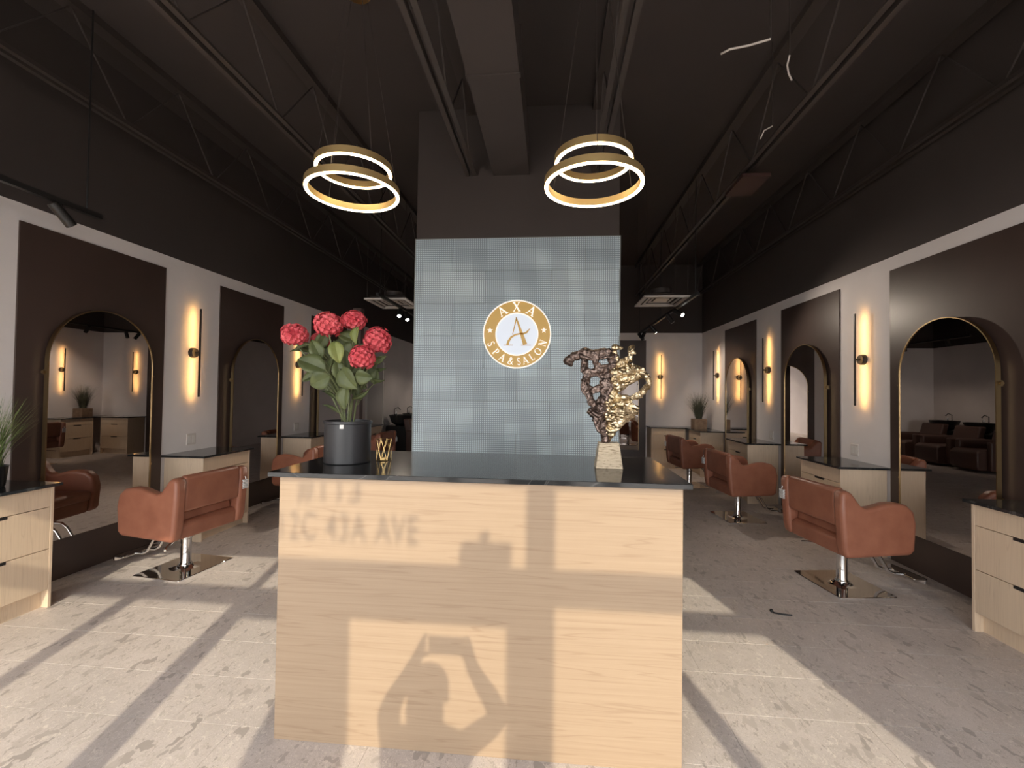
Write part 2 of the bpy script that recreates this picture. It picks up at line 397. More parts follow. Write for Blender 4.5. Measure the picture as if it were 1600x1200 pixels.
# ------------------------------------------------------------------ round sign
SX, SZ, SR = -.326, 1.994, .316
SY = YW-.03
M_SGOLD = mat('sign_gold', (.60, .38, .10), .4, emit=(.62, .36, .075), estr=.10)
M_SWHITE = mat('sign_white_lit', (.62, .67, .76), .4, emit=(.80, .88, 1.), estr=.28)
M_SRIM = mat('sign_white_letter', (.95, .93, .88), .4, emit=(1., .96, .88), estr=.30)
sign = thing('round_sign', 'round gold and white logo sign reading AXA SPA & SALON', 'sign', (SX, SY, SZ))
def disc(r0, r1, y0, y1, n=96):
    b = MB(); pr_ = [(r1, y0), (r1, y1), (r0, y1), (r0, y0)]
    vs = []; fs = []
    for k in range(n):
        a = 2*PI*k/n
        vs += [(r*math.cos(a), y, r*math.sin(a)) for r, y in pr_]
    for k in range(n):
        q = (k+1) % n
        fs += [(k*4+i, k*4+(i+1) % 4, q*4+(i+1) % 4, q*4+i) for i in range(4)]
    return b.add(vs, fs)
disc(.0005, SR*.97, 0, .03).build('backing', M_SRIM, sign)
disc(SR*.965, SR, -.012, .03).build('rim', M_SRIM, sign)
disc(.63*SR, SR*.965, -.008, .001).build('gold_band', M_SGOLD, sign)
disc(.0005, SR*.60, -.006, .001).build('white_disc', M_SWHITE, sign)
disc(.60*SR, SR*.63, -.010, .001).build('inner_rim', M_SRIM, sign)
# serif glyphs as stroked outlines in a unit box (0..1 high)
def stroke(pts, wd):
    wd = wd if isinstance(wd, list) else [wd]*len(pts); L = []; R_ = []
    for i, p in enumerate(pts):
        a = pts[max(i-1, 0)]; b = pts[min(i+1, len(pts)-1)]
        dx, dz = b[0]-a[0], b[1]-a[1]; l = math.hypot(dx, dz) or 1; nx, nz = -dz/l, dx/l
        L.append((p[0]+nx*wd[i]/2, p[1]+nz*wd[i]/2)); R_.append((p[0]-nx*wd[i]/2, p[1]-nz*wd[i]/2))
    return [[L[i], L[i+1], R_[i+1], R_[i]] for i in range(len(pts)-1)]
def ell(cx, cz, rx, rz, a0, a1, n=14): return [(cx+rx*math.cos(math.radians(a0+(a1-a0)*i/n)), cz+rz*math.sin(math.radians(a0+(a1-a0)*i/n))) for i in range(n+1)]
def serif(x, z, w_=.26): return stroke([(x-w_/2, z), (x+w_/2, z)], .05)
def bowl(n, thin, thick): return [thin+(thick-thin)*math.sin(PI*i/n) for i in range(n+1)]
GL = {
 'A': (.8, stroke([(.06, 0), (.40, 1)], .07)+stroke([(.36, 1), (.74, 0)], .16)+stroke([(.18, .34), (.6, .34)], .06)+serif(.07, .02)+serif(.73, .02, .3)),
 'X': (.8, stroke([(.1, 1), (.70, 0)], .17)+stroke([(.68, 1), (.10, 0)], .07)+serif(.12, .98, .3)+serif(.66, .98)+serif(.12, .02)+serif(.68, .02, .3)),
 'P': (.62, stroke([(.14, 0), (.14, 1)], .14)+stroke([(.14, .97), (.32, .97)]+ell(.32, .73, .2, .24, 90, -90)+[(.14, .49)], [.06]*2+bowl(14, .06, .14)+[.06])+serif(.14, .02, .3)+serif(.08, .98, .16)),
 'S': (.55, stroke(ell(.27, .75, .19, .22, 25, 90, 6)+ell(.27, .75, .19, .22, 90, 230, 10)[1:]+ell(.27, .25, .2, .23, 50, -90, 10)+ell(.27, .25, .2, .23, -90, -165, 6)[1:], .11)),
 'L': (.58, stroke([(.14, 0), (.14, 1)], .14)+stroke([(.1, .03), (.52, .03), (.55, .2)], .06)+serif(.14, .98, .3)),
 'O': (.9, stroke(ell(.45, .5, .37, .47, 90, 450, 32), [.05+.11*abs(math.sin(2*PI*i/32)) for i in range(33)])),
 'N': (.86, stroke([(.14, 0), (.14, 1)], .06)+stroke([(.12, 1), (.72, 0)], .16)+stroke([(.72, 0), (.72, 1)], .06)+serif(.14, .02, .24)+serif(.72, .98, .24)+serif(.08, .98, .14)),
 '&': (.9, stroke([(.86, .05), (.62, .2), (.28, .72)]+ell(.42, .8, .15, .17, 190, -20, 10)+[(.42, .56), (.2, .38)]+ell(.34, .22, .24, .2, 140, 330, 12)+[(.68, .4), (.8, .52)], .10)),
}
def glyph(ch, r, ang, hgt, m, name, flip=False, wscale=1.):
    wd, polys = GL[ch]; b = MB()
    for q in polys:
        o = []
        for (x, z) in q:
            x = (x-wd/2)*hgt*wscale; z = (z-.5)*hgt
            if flip: x2, z2, a = x, z, ang+PI/2; 
            else: x2, z2, a = x, z, ang-PI/2
            o.append((r*math.cos(ang)+x2*math.cos(a)-z2*math.sin(a), r*math.sin(ang)+x2*math.sin(a)+z2*math.cos(a)))
        b.prism(o, -.013, -.004)
    return b.build(name, m, sign)
for ch, a in (('A', 123), ('X', 91), ('A', 58)): glyph(ch, SR*.80, math.radians(a), .083, M_SRIM, 'letter', wscale=1.05)
for ch, a in zip('SPA&SALON', (201, 221, 239, 258, 275, 288.5, 304, 321, 341)): glyph(ch, SR*.80, math.radians(a), .066, M_SRIM, 'letter', True, .95)
for a in (172, 8):
    o = []
    for i in range(10):
        r = .028 if i % 2 == 0 else .0115; o.append((SR*.795*math.cos(math.radians(a))+r*math.sin(PI*i/5), SR*.795*math.sin(math.radians(a))+r*math.cos(PI*i/5)))
    MB().prism(o, -.013, -.004).build('star', M_SRIM, sign)
b = MB()
for q in (stroke([(-.20, -.02), (-.02, .98)], [.03, .06]) + stroke([(-.04, 1.0), (.40, -.62)], [.05, .21]) + stroke([(-.62, -.66), (-.18, -.66)], .035) + stroke([(.20, -.66), (.68, -.66)], .035)
          + stroke([(-.44, -.64), (-.38, -.40), (-.26, -.18), (-.08, -.04), (.12, .02), (.30, .03), (.46, .10), (.62, .34)], [.12, .11, .10, .09, .09, .10, .10, .02])):
    b.prism([(x*.195, z*.154) for x, z in q], -.013, -.004)
b.build('letter', M_SGOLD, sign)

# ------------------------------------------------------------------ reception desk
desk = thing('reception_desk', 'light oak reception desk front with sunlight and shadows on it', 'desk', (-.311, 2.15, 0))
DX0, DX1, DY0, DY1 = -1.136+.311, .513+.311, 1.788-2.15, 2.49-2.15
MB().box(DX0, DX1, DY0, DY0+.03, 0, 1.087).build('front_panel', M_OAK, desk, bevel=.0015)
for x in (DX0, DX1-.03): MB().box(x, x+.03, DY0+.03, DY1, 0, 1.087).build('side_panel', M_OAK, desk, bevel=.0015)
MB().box(DX0+.03, DX1-.03, DY0+.03, DY0+.28, .70, .72).build('shelf', M_OAK, desk)
ct = MB().box(-1.182, .546, 1.773, 2.515, 1.087, 1.107).build('desk_top', M_STONE, None, bevel=.002)
tag(ct, 'glossy black marble slab on the reception desk', 'desk top')

# ------------------------------------------------------------------ wall stations
SIDE = {'L': (XL, 1), 'R': (XR, -1)}
def W(side, d, y, z):          # d metres out from the side wall
    x, s = SIDE[side]; return (x+s*d, y, z)
def wall_panel(side, y0, y1, label):
    x, s = SIDE[side]; o = MB().box(min(x, x+s*.012), max(x, x+s*.012), y0, y1, 0, PT).build('wall_panel', M_PANEL, None, bevel=.001)
    tag(o, label, 'wall panel', 'dark wall panels behind the mirrors')
def arch_outline(w_, z0, z1, n=28):
    r = w_/2; return [(-r, z0), (r, z0)] + arc(0, z1-r, r, 0, PI, n)
def make_mirror():
    t_ = thing('arched_mirror', '', 'mirror')         # local: x = along the wall, y = out of the wall
    out = arch_outline(.86, 0, 1.77); inn = arch_outline(.844, .004, 1.762)
    MB().prism(inn, .030, .046).build('mirror_glass', M_MIRROR, t_)
    n = len(out); b = MB()
    vs = [(p[0], .022, p[1]) for p in out]+[(p[0], .052, p[1]) for p in out]+[(p[0], .052, p[1]) for p in inn]+[(p[0], .022, p[1]) for p in inn]
    fs = []
    for k in range(4):
        for i in range(n):
            if i == 0: continue
            a, c2 = k*n, ((k+1) % 4)*n; fs.append((a+i, a+(i+1) % n, c2+(i+1) % n, c2+i))
    b.add(vs, fs).build('gold_frame', M_BRASS, t_, smooth=True)
    for sx in (-1, 1):
        for z in (.45, 1.25): MB().box(sx*.40-.02, sx*.40+.02, -.001, .024, z-.02, z+.02).tube([(sx*.435, .03, z), (sx*.45, .03, z)], .012, 10).build('bracket', M_BRASS, t_)
    MB().box(-.38, .38, -.001, .03, .3, .32).build('back_rail', M_BLKMET, t_)
    return t_
MIR0 = make_mirror(); mir_used = [False]
def place_mirror(loc, rz, label):
    if not mir_used[0]: MIR0.location = loc; MIR0.rotation_euler = (0, 0, rz); MIR0['label'] = label; MIR0['group'] = 'arched gold mirrors'; mir_used[0] = True; return MIR0
    return dup(MIR0, loc, rz, label, 'arched gold mirrors')
LP = [(2.757, 3.939), (4.647, 5.83), (6.545, 7.725)]
RP = [(3.135, 4.327), (5.04, 6.256), (6.996, 8.20)]
LLAB = ['behind the sunlit tan chair', 'next after the sunlit tan chair', 'mostly hidden by the hydrangeas']
RLAB = ['behind the tan chair with the wide chrome base', 'behind the second tan chair from the desk corner', 'closest to the back wall corner']
for k, (a, b_) in enumerate(LP):
    wall_panel('L', a, b_, 'dark brown gloss wall panel '+LLAB[k])
    place_mirror((XL+.012, (a+b_)/2, .31), -PI/2, 'tall arched mirror in gold frame '+LLAB[k])
for k, (a, b_) in enumerate(RP):
    wall_panel('R', a, b_, 'dark brown gloss wall panel '+RLAB[k])
    place_mirror((XR-.012, (a+b_)/2, .31), PI/2, 'tall arched mirror in gold frame '+RLAB[k])
o = MB().box(.78, 1.94, YB-.012, YB, 0, 2.58).build('wall_panel', M_PANEL, None, bevel=.001); tag(o, 'dark brown gloss wall panel on the back wall behind the sculpture', 'wall panel', 'dark wall panels behind the mirrors')
place_mirror((1.36, YB-.012, .31), PI, 'tall arched mirror on the back wall behind the sculpture')

# sconces: local y = out of the wall
def make_sconce():
    t_ = thing('wall_sconce', '', 'wall lamp')
    MB().tube([(0, 0, 0), (0, .022, 0), (0, .04, 0)], [.052, .052, .045], 24).build('wall_base', M_BLKMET, t_, smooth=True)
    MB().tube([(0, .035, 0), (0, .080, 0)], .010, 16).build('stem', M_BLKMET, t_, smooth=True)
    MB().box(-.0075, .0075, .084, .091, -.455, .455).box(-.0075, -.0062, .0785, .084, -.455, .455).box(.0062, .0075, .0785, .084, -.455, .455).build('rod', M_BLKMET, t_)
    MB().box(-.0061, .0061, .0818, .0842, -.45, .45).build('led_strip', M_LED, t_)
    return t_
SC0 = make_sconce(); sc_used = [False]
def place_sconce(loc, rz, label):
    if not sc_used[0]: SC0.location = loc; SC0.rotation_euler = (0, 0, rz); SC0['label'] = label; SC0['group'] = 'lit rod sconces'; sc_used[0] = True; return
    dup(SC0, loc, rz, label, 'lit rod sconces')
ZS = 1.825
for y, lab in ((2.40, 'above the cabinet with the potted grass'), (4.285, 'above the cabinet behind the sunlit chair'), (6.197, 'behind the hydrangeas'), (8.10, 'beyond the last mirror on the hydrangea side')):
    place_sconce((XL, y, ZS), -PI/2, 'lit black rod sconce '+lab)
for y, lab in ((2.78, 'above the nearest cabinet on the sculpture side'), (4.683, 'above the cabinet beside the wide chrome chair base'), (6.61, 'above the second cabinet on the sculpture side'), (8.55, 'on the side wall right beside the back corner')):
    place_sconce((XR, y, ZS), PI/2, 'lit black rod sconce '+lab)
place_sconce((2.23, YB, ZS), PI, 'lit black rod sconce on the back wall')

# drawer cabinets: local y = out of the wall, x = along the wall
CZ = .795; CDEP = .40
def make_cabinet(wd=.655):
    t_ = thing('drawer_cabinet', '', 'cabinet'); h = wd/2
    MB().box(-h+.018, h-.018, .0, CDEP-.022, .115, CZ).build('body', M_OAKV, t_)
    for s in (-1, 1):
        x0 = -h if s < 0 else h-.018
        MB().box(x0, x0+.018, 0, CDEP, 0, CZ).build('side_panel', M_OAKV, t_, bevel=.001)
    MB().box(-h+.018, h-.018, .05, CDEP-.05, 0, .115).build('kick_plate', M_OAKV, t_)
    zz = [(.12, .384), (.388, .658), (.662, CZ-.006)]
    for k, (a, b_) in enumerate(zz):
        d = MB().box(-h+.02, h-.02, CDEP-.021, CDEP-.002, a, b_).build('drawer', M_OAKV, t_, bevel=.001)
        if k < 2: MB().box(-.075, .075, CDEP-.020, CDEP-.0012, b_-.016, b_+.0006).build('finger_pull', M_BLKMET, d)
    return t_
CAB0 = make_cabinet(); cab_used = [False]
def station(side, y0, y1, label, tlabel):
    x, s = SIDE[side]; yc = (y0+y1)/2; rz = -PI/2 if side == 'L' else PI/2
    if not cab_used[0]: CAB0.location = (x+s*.021, yc, 0); CAB0.rotation_euler = (0, 0, rz); CAB0['label'] = label; CAB0['group'] = 'oak drawer cabinets'; cab_used[0] = True
    else: dup(CAB0, (x+s*.021, yc, 0), rz, label, 'oak drawer cabinets')
    xa, xb = sorted((x, x+s*.452))
    o = MB().box(xa, xb, y0-.028, y1+.028, CZ, CZ+.020).build('counter_top', M_STONE, None, bevel=.002)
    tag(o, tlabel, 'counter top', 'black counter tops')
for side, y0, lab in (('L', 2.04, 'under the potted green grass'), ('L', 3.965, 'behind the sunlit tan chair'), ('L', 5.86, 'half hidden by the hydrangea pot'), ('L', 7.76, 'at the far end past the hydrangeas'),
                      ('R', 2.42, 'standing nearest the sculpture side front corner'), ('R', 4.355, 'beside the chair with the wide chrome base'), ('R', 6.30, 'beside the second chair on the sculpture side'), ('R', 8.225, 'under the woven planter')):
    station(side, y0, y0+.655, 'pale oak drawer cabinet '+lab, 'thin black stone top '+lab)
dup(CAB0, (2.295, YB-.021, 0), PI, 'pale oak drawer cabinet on the back wall under the sconce', 'oak drawer cabinets')
o = MB().box(1.945, XR, YB-.452, YB, CZ, CZ+.02).build('counter_top', M_STONE, None, bevel=.002); tag(o, 'thin black stone top along the back wall', 'counter top', 'black counter tops')

# outlets
for k, (side, y, z, lab) in enumerate((('L', 4.297, .933, 'behind the sunlit chair'), ('L', 6.2, .92, 'behind the hydrangea pot'), ('R', 4.816, .919, 'above the cabinet beside the wide chrome base'), ('R', 6.53, .911, 'above the second cabinet on the sculpture side'))):
    x, s = SIDE[side]; t_ = thing('wall_outlet', 'square white double outlet plate '+lab, 'outlet', (x, y, z), -PI/2 if s > 0 else PI/2, 'white outlet plates')
    MB().box(-.058, .058, 0, .007, -.058, .058).build('plate', M_WHITEPL, t_, bevel=.003)
    for sx in (-.026, .026): MB().box(sx-.018, sx+.018, .007, .0095, -.036, .036).build('socket', M_WHITE, t_, bevel=.001)

# ------------------------------------------------------------------ salon chairs (local +x = the way it faces)
def make_chair():
    t_ = thing('salon_chair', '', 'chair')
    prof = [(-.235, .315), (.245, .335), (.272, .37), (.285, .56), (.265, .645), (.215, .69), (.14, .705), (.06, .70), (-.03, .675), (-.085, .667), (-.125, .685), (-.165, .74), (-.195, .775), (-.225, .79), (-.265, .785), (-.275, .76), (-.27, .60), (-.255, .40)]
    for s in (-1, 1):
        y0, y1 = (-.335, -.245) if s < 0 else (.245, .335)
        MB().prism(prof, y0, y1, 'Y').build('arm_panel', M_LEATHER, t_, bevel=.028, seg=4)
    MB().prism([(-.255, .525), (-.175, .525), (-.165, .72), (-.19, .785), (-.225, .80), (-.262, .785), (-.266, .70)], -.25, .25, 'Y').build('back_pad', M_LEATHER, t_, bevel=.018, seg=3)
    MB().prism([(-.225, .315), (.235, .33), (.25, .45), (-.205, .45), (-.235, .42)], -.25, .25, 'Y').build('seat_box', M_LEATHER, t_, bevel=.015, seg=3)
    MB().prism([(-.19, .44), (.27, .44), (.285, .50), (.25, .53), (-.18, .52)], -.243, .243, 'Y').build('seat_cushion', M_LEATHER, t_, bevel=.02, seg=3)
    MB().box(-.12, .10, -.12, .12, .290, .32).build('seat_plate', M_BLKMET, t_)
    MB().lathe([(.050, .018), (.050, .03), (.043, .04), (.038, .05), (.038, .235), (.043, .24), (.043, .262), (.03, .265), (.03, .30)], 24).build('hydraulic_post', M_CHROME, t_, smooth=True)
    q = [];
    for cx, cy, a in ((.22, .25, 0), (-.22, .25, 90), (-.22, -.25, 180), (.22, -.25, 270)):
        q += [(cx+(.018)*math.cos(math.radians(a+d)) - (.018 if cx > 0 else -.018), cy+.018*math.sin(math.radians(a+d)) - (.018 if cy > 0 else -.018)) for d in (0, 30, 60, 90)]
    MB().prism(q, 0, .012, 'Z').build('base_plate', M_CHROME, t_, bevel=.004, seg=2)
    MB().lathe([(.11, .012), (.09, .016), (.06, .022), (.05, .03)], 24).build('base_collar', M_CHROME, t_, smooth=True)
    for s in (-1, 1):
        MB().tube([(.05, s*.05, .30), (.20, s*.05, .29), (.25, s*.05, .25), (.33, s*.05, .12), (.37, s*.05, .10), (.46, s*.05, .095)], .011, 10).build('footrest_rod', M_CHROME, t_, smooth=True)
    MB().box(.44, .54, -.15, .15, .085, .10).box(.525, .545, -.15, .15, .055, .10).build('footrest', M_CHROME, t_, bevel=.004)
    MB().tube([(0, .03, .27), (-.05, .14, .27), (-.09, .24, .25), (-.12, .28, .24)], .008, 8).build('pump_lever', M_CHROME, t_, smooth=True)
    tg = MB()
    for k in range(7): tg.box(-.292+.003*random.random(), -.277, -.318+.004*(k % 2), -.262-.004*(k % 2), .665-.011*k, .673-.011*k)
    tg.tube([(-.28, -.29, .70), (-.287, -.29, .675)], .003, 6); tg.build('hang_tag', M_TAG, t_)
    return t_
CH0 = make_chair(); ch_used = [False]
def place_chair(x, y, z, rz, label, left):
    # the tag hangs from the far rear corner
    if not ch_used[0]: r = CH0; r.location = (x, y, z); r.rotation_euler = (0, 0, rz); r['label'] = label; r['group'] = 'tan leather salon chairs'; ch_used[0] = True
    else: r = dup(CH0, (x, y, z), rz, label, 'tan leather salon chairs')
    for ch in r.children:
        if ch.name.startswith('hang_tag') and not left: ch.location = (0, .58, 0)
    return r
place_chair(-2.95, 3.40, -.0, math.radians(173), 'tan leather salon chair in sunlight before the mirror by the potted grass', True)
place_chair(-2.95, 5.25, 0, math.radians(176), 'tan leather salon chair peeking over the desk corner by the hydrangea pot', True)
place_chair(-2.92, 7.12, 0, math.radians(178), 'tan leather salon chair hidden behind the hydrangea pot', True)
place_chair(2.26, 3.70, .0, math.radians(8), 'tan leather salon chair with wide chrome base on shaded floor', False)
place_chair(2.22, 5.55, 0, math.radians(6), 'second tan leather salon chair along the sculpture side', False)
place_chair(2.22, 7.42, 0, math.radians(6), 'tan leather salon chair closest to the back wall', False)

# ------------------------------------------------------------------ ring pendants
def pendant(lower, upper, label):
    X, Y = lower[0], lower[1]
    t_ = thing('ring_pendant', label, 'pendant lamp', (X, Y, lower[2]), 0, 'gold double ring pendants')
    MB().lathe([(.09, 0), (.09, .03), (.0, .03)], 32, (0, 0, HC-lower[2]-.03)).build('canopy', M_GOLD, t_, smooth=True)
    for (x, y, z, r), nc, a0 in ((lower+(.3,), 3, .5), (upper+(.24,), 3, 1.4)):
        c = (x-X, y-Y, z-lower[2]); n = 96
        def band(r0, r1, z0, z1):
            vs = []; fs = []
            for k in range(n):
                a = 2*PI*k/n
                vs += [(c[0]+q*math.cos(a), c[1]+q*math.sin(a), c[2]+zz) for q, zz in ((r1, z0), (r1, z1), (r0, z1), (r0, z0))]
            for k in range(n):
                q = (k+1) % n; fs += [(k*4+i, k*4+(i+1) % 4, q*4+(i+1) % 4, q*4+i) for i in range(4)]
            return MB().add(vs, fs)
        rg = band(r-.024, r, .0, .044).build('gold_ring', M_RGOLD, t_, smooth=True)
        band(r-.022, r-.002, -.006, .0005).build('light_strip', M_RING, rg, smooth=True)
        for k in range(nc):
            a = a0+2*PI*k/nc
            MB().tube([(c[0]+(r-.013)*math.cos(a), c[1]+(r-.013)*math.sin(a), c[2]+.04), (.06*math.cos(a), .06*math.sin(a), HC-lower[2]-.02)], .0018, 5).build('cable', M_STEEL, t_)
pendant((-1.328, 2.821, 2.762), (-1.294, 2.758, 2.875), 'gold double ring pendant lamp hanging above the hydrangeas')
pendant((.241, 2.724, 2.719), (.242, 2.753, 2.876), 'gold double ring pendant lamp hanging above the sculpture')

# ------------------------------------------------------------------ vents and track lights
def vent(x0, x1, y0, y1, label):
    t_ = thing('ceiling_vent', label, 'air vent', ((x0+x1)/2, (y0+y1)/2, 2.72), 0, 'square ceiling diffusers'); hx, hy = (x1-x0)/2, (y1-y0)/2
    def frame(a, b_, z0, z1): # square ring between scales a<b
        return MB().box(-hx*b_, hx*b_, -hy*b_, -hy*a, z0, z1).box(-hx*b_, hx*b_, hy*a, hy*b_, z0, z1).box(-hx*b_, -hx*a, -hy*a, hy*a, z0, z1).box(hx*a, hx*b_, -hy*a, hy*a, z0, z1)
    frame(.82, 1., 0, .02).build('frame', M_WHITE, t_)
    for k, (a, b_) in enumerate(((.60, .70), (.40, .50), (.0, .3))):
        (frame(a, b_, .012+.012*k, .02+.012*k) if a > 0 else MB().box(-hx*b_, hx*b_, -hy*b_, hy*b_, .02, .03)).build('louvre', M_WHITE, t_)
    MB().box(-hx*.82, hx*.82, -hy*.82, hy*.82, .05, .06).build('plenum', M_BLACK, t_)
    MB().lathe([(.24, .06), (.2, .09), (.14, .11), (.14, .17)], 28).build('duct_collar', M_STEEL, t_, smooth=True)
    for sx in (-1, 1):
        for sy in (-1, 1): MB().tube([(sx*hx*.9, sy*hy*.9, .02), (sx*hx*.9, sy*hy*.9, HC-2.72)], .003, 5).build('hanger_wire', M_STEEL, t_)
vent(1.18, 1.77, 5.88, 6.55, 'white square air diffuser beside the lit track lights')
vent(-2.60, -2.0, 5.92, 6.62, 'white square air diffuser above the hydrangeas')
def track(x, y0, y1, z, heads, label, power=36):
    t_ = thing('track_light', label, 'track light', (x, y0, z), 0, 'black ceiling track lights')
    MB().box(-.018, .018, 0, y1-y0, 0, .035).build('rail', M_BLKMET, t_)
    for y in (.1, (y1-y0)/2, y1-y0-.1): MB().tube([(0, y, .035), (0, y, HC-z)], .006, 6).build('hanger', M_BLKMET, t_)
    for y, d, lit in heads:
        d = Vector(d).normalized(); p = Vector((0, y-y0, -.06))
        h = MB().tube([p-d*.07, p+d*.085], .033, 16).tube([(0, y-y0, 0), p], .008, 8).build('spot_head', M_BLKMET, t_, smooth=True)
        MB().tube([p+d*.0851, p+d*.0875], .026, 16).build('lens', M_SPOT if lit else M_BLKPL, h)
        if lit:
            l = bpy.data.lights.new('spot_beam', 'SPOT'); l.energy = power; l.color = (1, .84, .68); l.spot_size = math.radians(95); l.spot_blend = .6; l.shadow_soft_size = .03
            lo = bpy.data.objects.new('spot_beam', l); COL.objects.link(lo); lo.location = Vector((x, y0, z))+p+d*.1; lo.rotation_euler = d.to_track_quat('-Z', 'Y').to_euler()
track(1.74, 5.5, 9.2, 2.66, [(6.35, (.55, -.75, -.55), True), (6.8, (.5, -.25, -.8), False), (7.9, (.6, .1, -.7), True), (8.7, (-.4, -.1, -.9), False), (8.95, (.5, -.2, -.8), False)], 'black track with spot heads under the diffuser on the sculpture side')
track(-2.2, 5.4, 8.4, 2.66, [(6.25, (.1, -.6, -.7), True), (6.55, (.3, -.5, -.75), True), (7.6, (-.6, .1, -.7), False)], 'black track with spot heads under the diffuser above the hydrangeas')
track(-3.30, 1.4, 2.95, 2.68, [(2.69, (.15, .55, -.65), False), (1.9, (-.2, -.3, -.8), False)], 'black track with one spot head above the potted grass')

track(-2.0, 9.3, 11.8, 2.66, [(9.8, (-.4, .2, -.8), True), (10.9, (-.3, .3, -.8), True), (11.5, (.3, -.2, -.8), False)], 'black track with spot heads over the hair wash chairs', 13)
# loose cables, ceiling plate, pilaster, wall board
def zc(u, v, z): p = px(u, v, z=z); return (p.x, p.y, z)
def cable(pts, label, r=.006):
    p0 = Vector(pts[0]); t_ = thing('loose_cable', label, 'cable', p0)
    L_ = [Vector(p)-p0 for p in pts]
    MB().tube(L_, r, 6).build('white_sheath', M_WHITEPL, t_, smooth=True)
    MB().tube([(0, 0, HC-p0.z), (.01, .02, (HC-p0.z)*.5), (0, 0, 0)], r*.8, 6).build('black_lead', M_STEEL, t_, smooth=True)
cable([zc(1204, 61, 3.49), zc(1170, 71, 3.47), zc(1140, 77, 3.47), zc(1127, 84, 3.49)], 'straight white cable piece lying across under the roof')
cable([zc(1234, 86, 3.5), zc(1230, 102, 3.46), zc(1232, 114, 3.43), zc(1237, 125, 3.42)], 'short curved white cable end hanging from the joist', .005)
cable([zc(1207, 197, 3.5), zc(1194, 204, 3.46), zc(1188, 217, 3.42)], 'small hooked white cable end near the dark hanging plate', .005)
hp = thing('hanging_plate', 'dark red-brown square plate hung under the joist with cables', 'plate', (1.79, 4.28, 3.40))
MB().box(-.12, .12, -.2, .2, 0, .03).build('plate', paint('dark_red_paint', (.05, .022, .02), .5), hp); MB().tube([(0, 0, .03), (0, 0, .1)], .015, 8).build('hanger', M_STEEL, hp)
structure('trim_2', MB().box(XL, XL+.16, 7.98, 8.12, 0, 3.0), paint('pilaster_paint', (.20, .145, .13), .5), label='slim brownish pilaster behind the hydrangeas')
bd = thing('wall_board', 'pale framed board on the wall behind the hydrangeas', 'board', (XL, 9.05, .70), -PI/2)
MB().box(-.42, .42, 0, .03, 0, 1.38).build('panel', mat('pale_board', (.55, .52, .5), .3), bd); MB().box(-.44, -.42, 0, .04, -.02, 1.4).box(.42, .44, 0, .04, -.02, 1.4).box(-.42, .42, 0, .04, -.02, 0).box(-.42, .42, 0, .04, 1.38, 1.4).build('frame', M_WHITE, bd)

# ------------------------------------------------------------------ hair wash chairs
def make_wash():
    t_ = thing('hair_wash_chair', '', 'wash chair')    # faces +x, basin behind
    MB().prism([(-.1, .05), (.75, .05), (.80, .12), (.80, .40), (.72, .45), (-.1, .43)], -.30, .30, 'Y').build('seat', M_DLEATHER, t_, bevel=.03, seg=3)
    MB().prism([(-.10, .40), (.06, .42), (-.06, .86), (-.20, .86)], -.30, .30, 'Y').build('backrest', M_DLEATHER, t_, bevel=.03, seg=3)
    for s in (-1, 1): MB().box(-.1, .62, s*.34-.05, s*.34+.05, .05, .62).build('arm', M_DLEATHER, t_, bevel=.03, seg=3)
    MB().box(-.62, -.12, -.2, .2, 0, .70).build('pedestal', M_BLKPL, t_, bevel=.02)
    MB().lathe([(.12, .70), (.22, .76), (.27, .90), (.28, .93), (.25, .93), (.2, .82), (.05, .78)], 28, (-.33, 0, 0)).build('basin', M_BLKPL, t_, smooth=True)
    MB().tube([(-.5, 0, .92), (-.5, 0, 1.06), (-.42, 0, 1.10), (-.36, 0, 1.04)], .014, 10).tube([(-.5, .12, .9), (-.5, .12, .99)], .02, 10).build('tap', M_CHROME, t_, smooth=True)
    return t_
ws = make_wash(); ws.location = (-3.02, 9.75, 0); ws['label'] = 'dark brown hair wash chair with black basin next to the pale board'; ws['group'] = 'hair wash chairs'
dup(ws, (-3.02, 10.65, 0), 0, 'dark brown hair wash chair in the middle of the row'); dup(ws, (-3.02, 11.55, 0), 0, 'dark brown hair wash chair against the end wall')

# ------------------------------------------------------------------ grasses
def grass(name, label, loc, n, hgt, spread, pot, col, xlo=-9., xhi=9.):
    t_ = thing(name, label, 'plant', loc)
    pot(t_)
    b = MB(); rr = random.Random(sum(map(ord, label)))
    for i in range(n):
        a = rr.uniform(0, 2*PI); r0 = rr.uniform(0, .05); L = hgt*rr.uniform(.6, 1.); sp = spread*rr.uniform(.15, 1.)
        pts = []; wd = rr.uniform(.0022, .004)
        for k in range(5):
            f = k/4; pts.append(Vector((min(xhi, max(xlo, math.cos(a)*(r0+sp*f**1.7))), math.sin(a)*(r0+sp*f**1.7), .10+L*(f-.12*f*f*sp/spread))))
        side = Vector((-math.sin(a+rr.uniform(-.8, .8)), math.cos(a), 0))
        vs = []
        for k, p in enumerate(pts): ww = wd*(1-k/4.3); vs += [p-side*ww, p+side*ww]
        b.add(vs, [(2*k, 2*k+1, 2*k+3, 2*k+2) for k in range(4)])
    g = b.build('grass_blades', col, t_, smooth=False); g['kind'] = 'stuff'
def leafmat(name, c0, c1, obj=True):
    m = mat(name, c0, .55); t = NT(m); nz = t.n('ShaderNodeTexNoise', i_Scale=14., i_Detail=3.); t.l(t.coord('Object'), nz.inputs[0])
    t.l(t.ramp(nz.outputs[0], [(.3, c0), (.7, c1)]), t.b.inputs['Base Color']); return m
M_GRASS = leafmat('green_grass', (.07, .11, .035), (.20, .27, .09)); M_DGRASS = leafmat('dark_grass', (.06, .065, .045), (.12, .125, .08))
def black_pot(t_):
    MB().lathe([(.06, 0), (.066, .01), (.078, .13), (.082, .135), (.074, .135), (.068, .11), (0, .11)], 28).build('pot', M_BLKPL, t_, smooth=True)
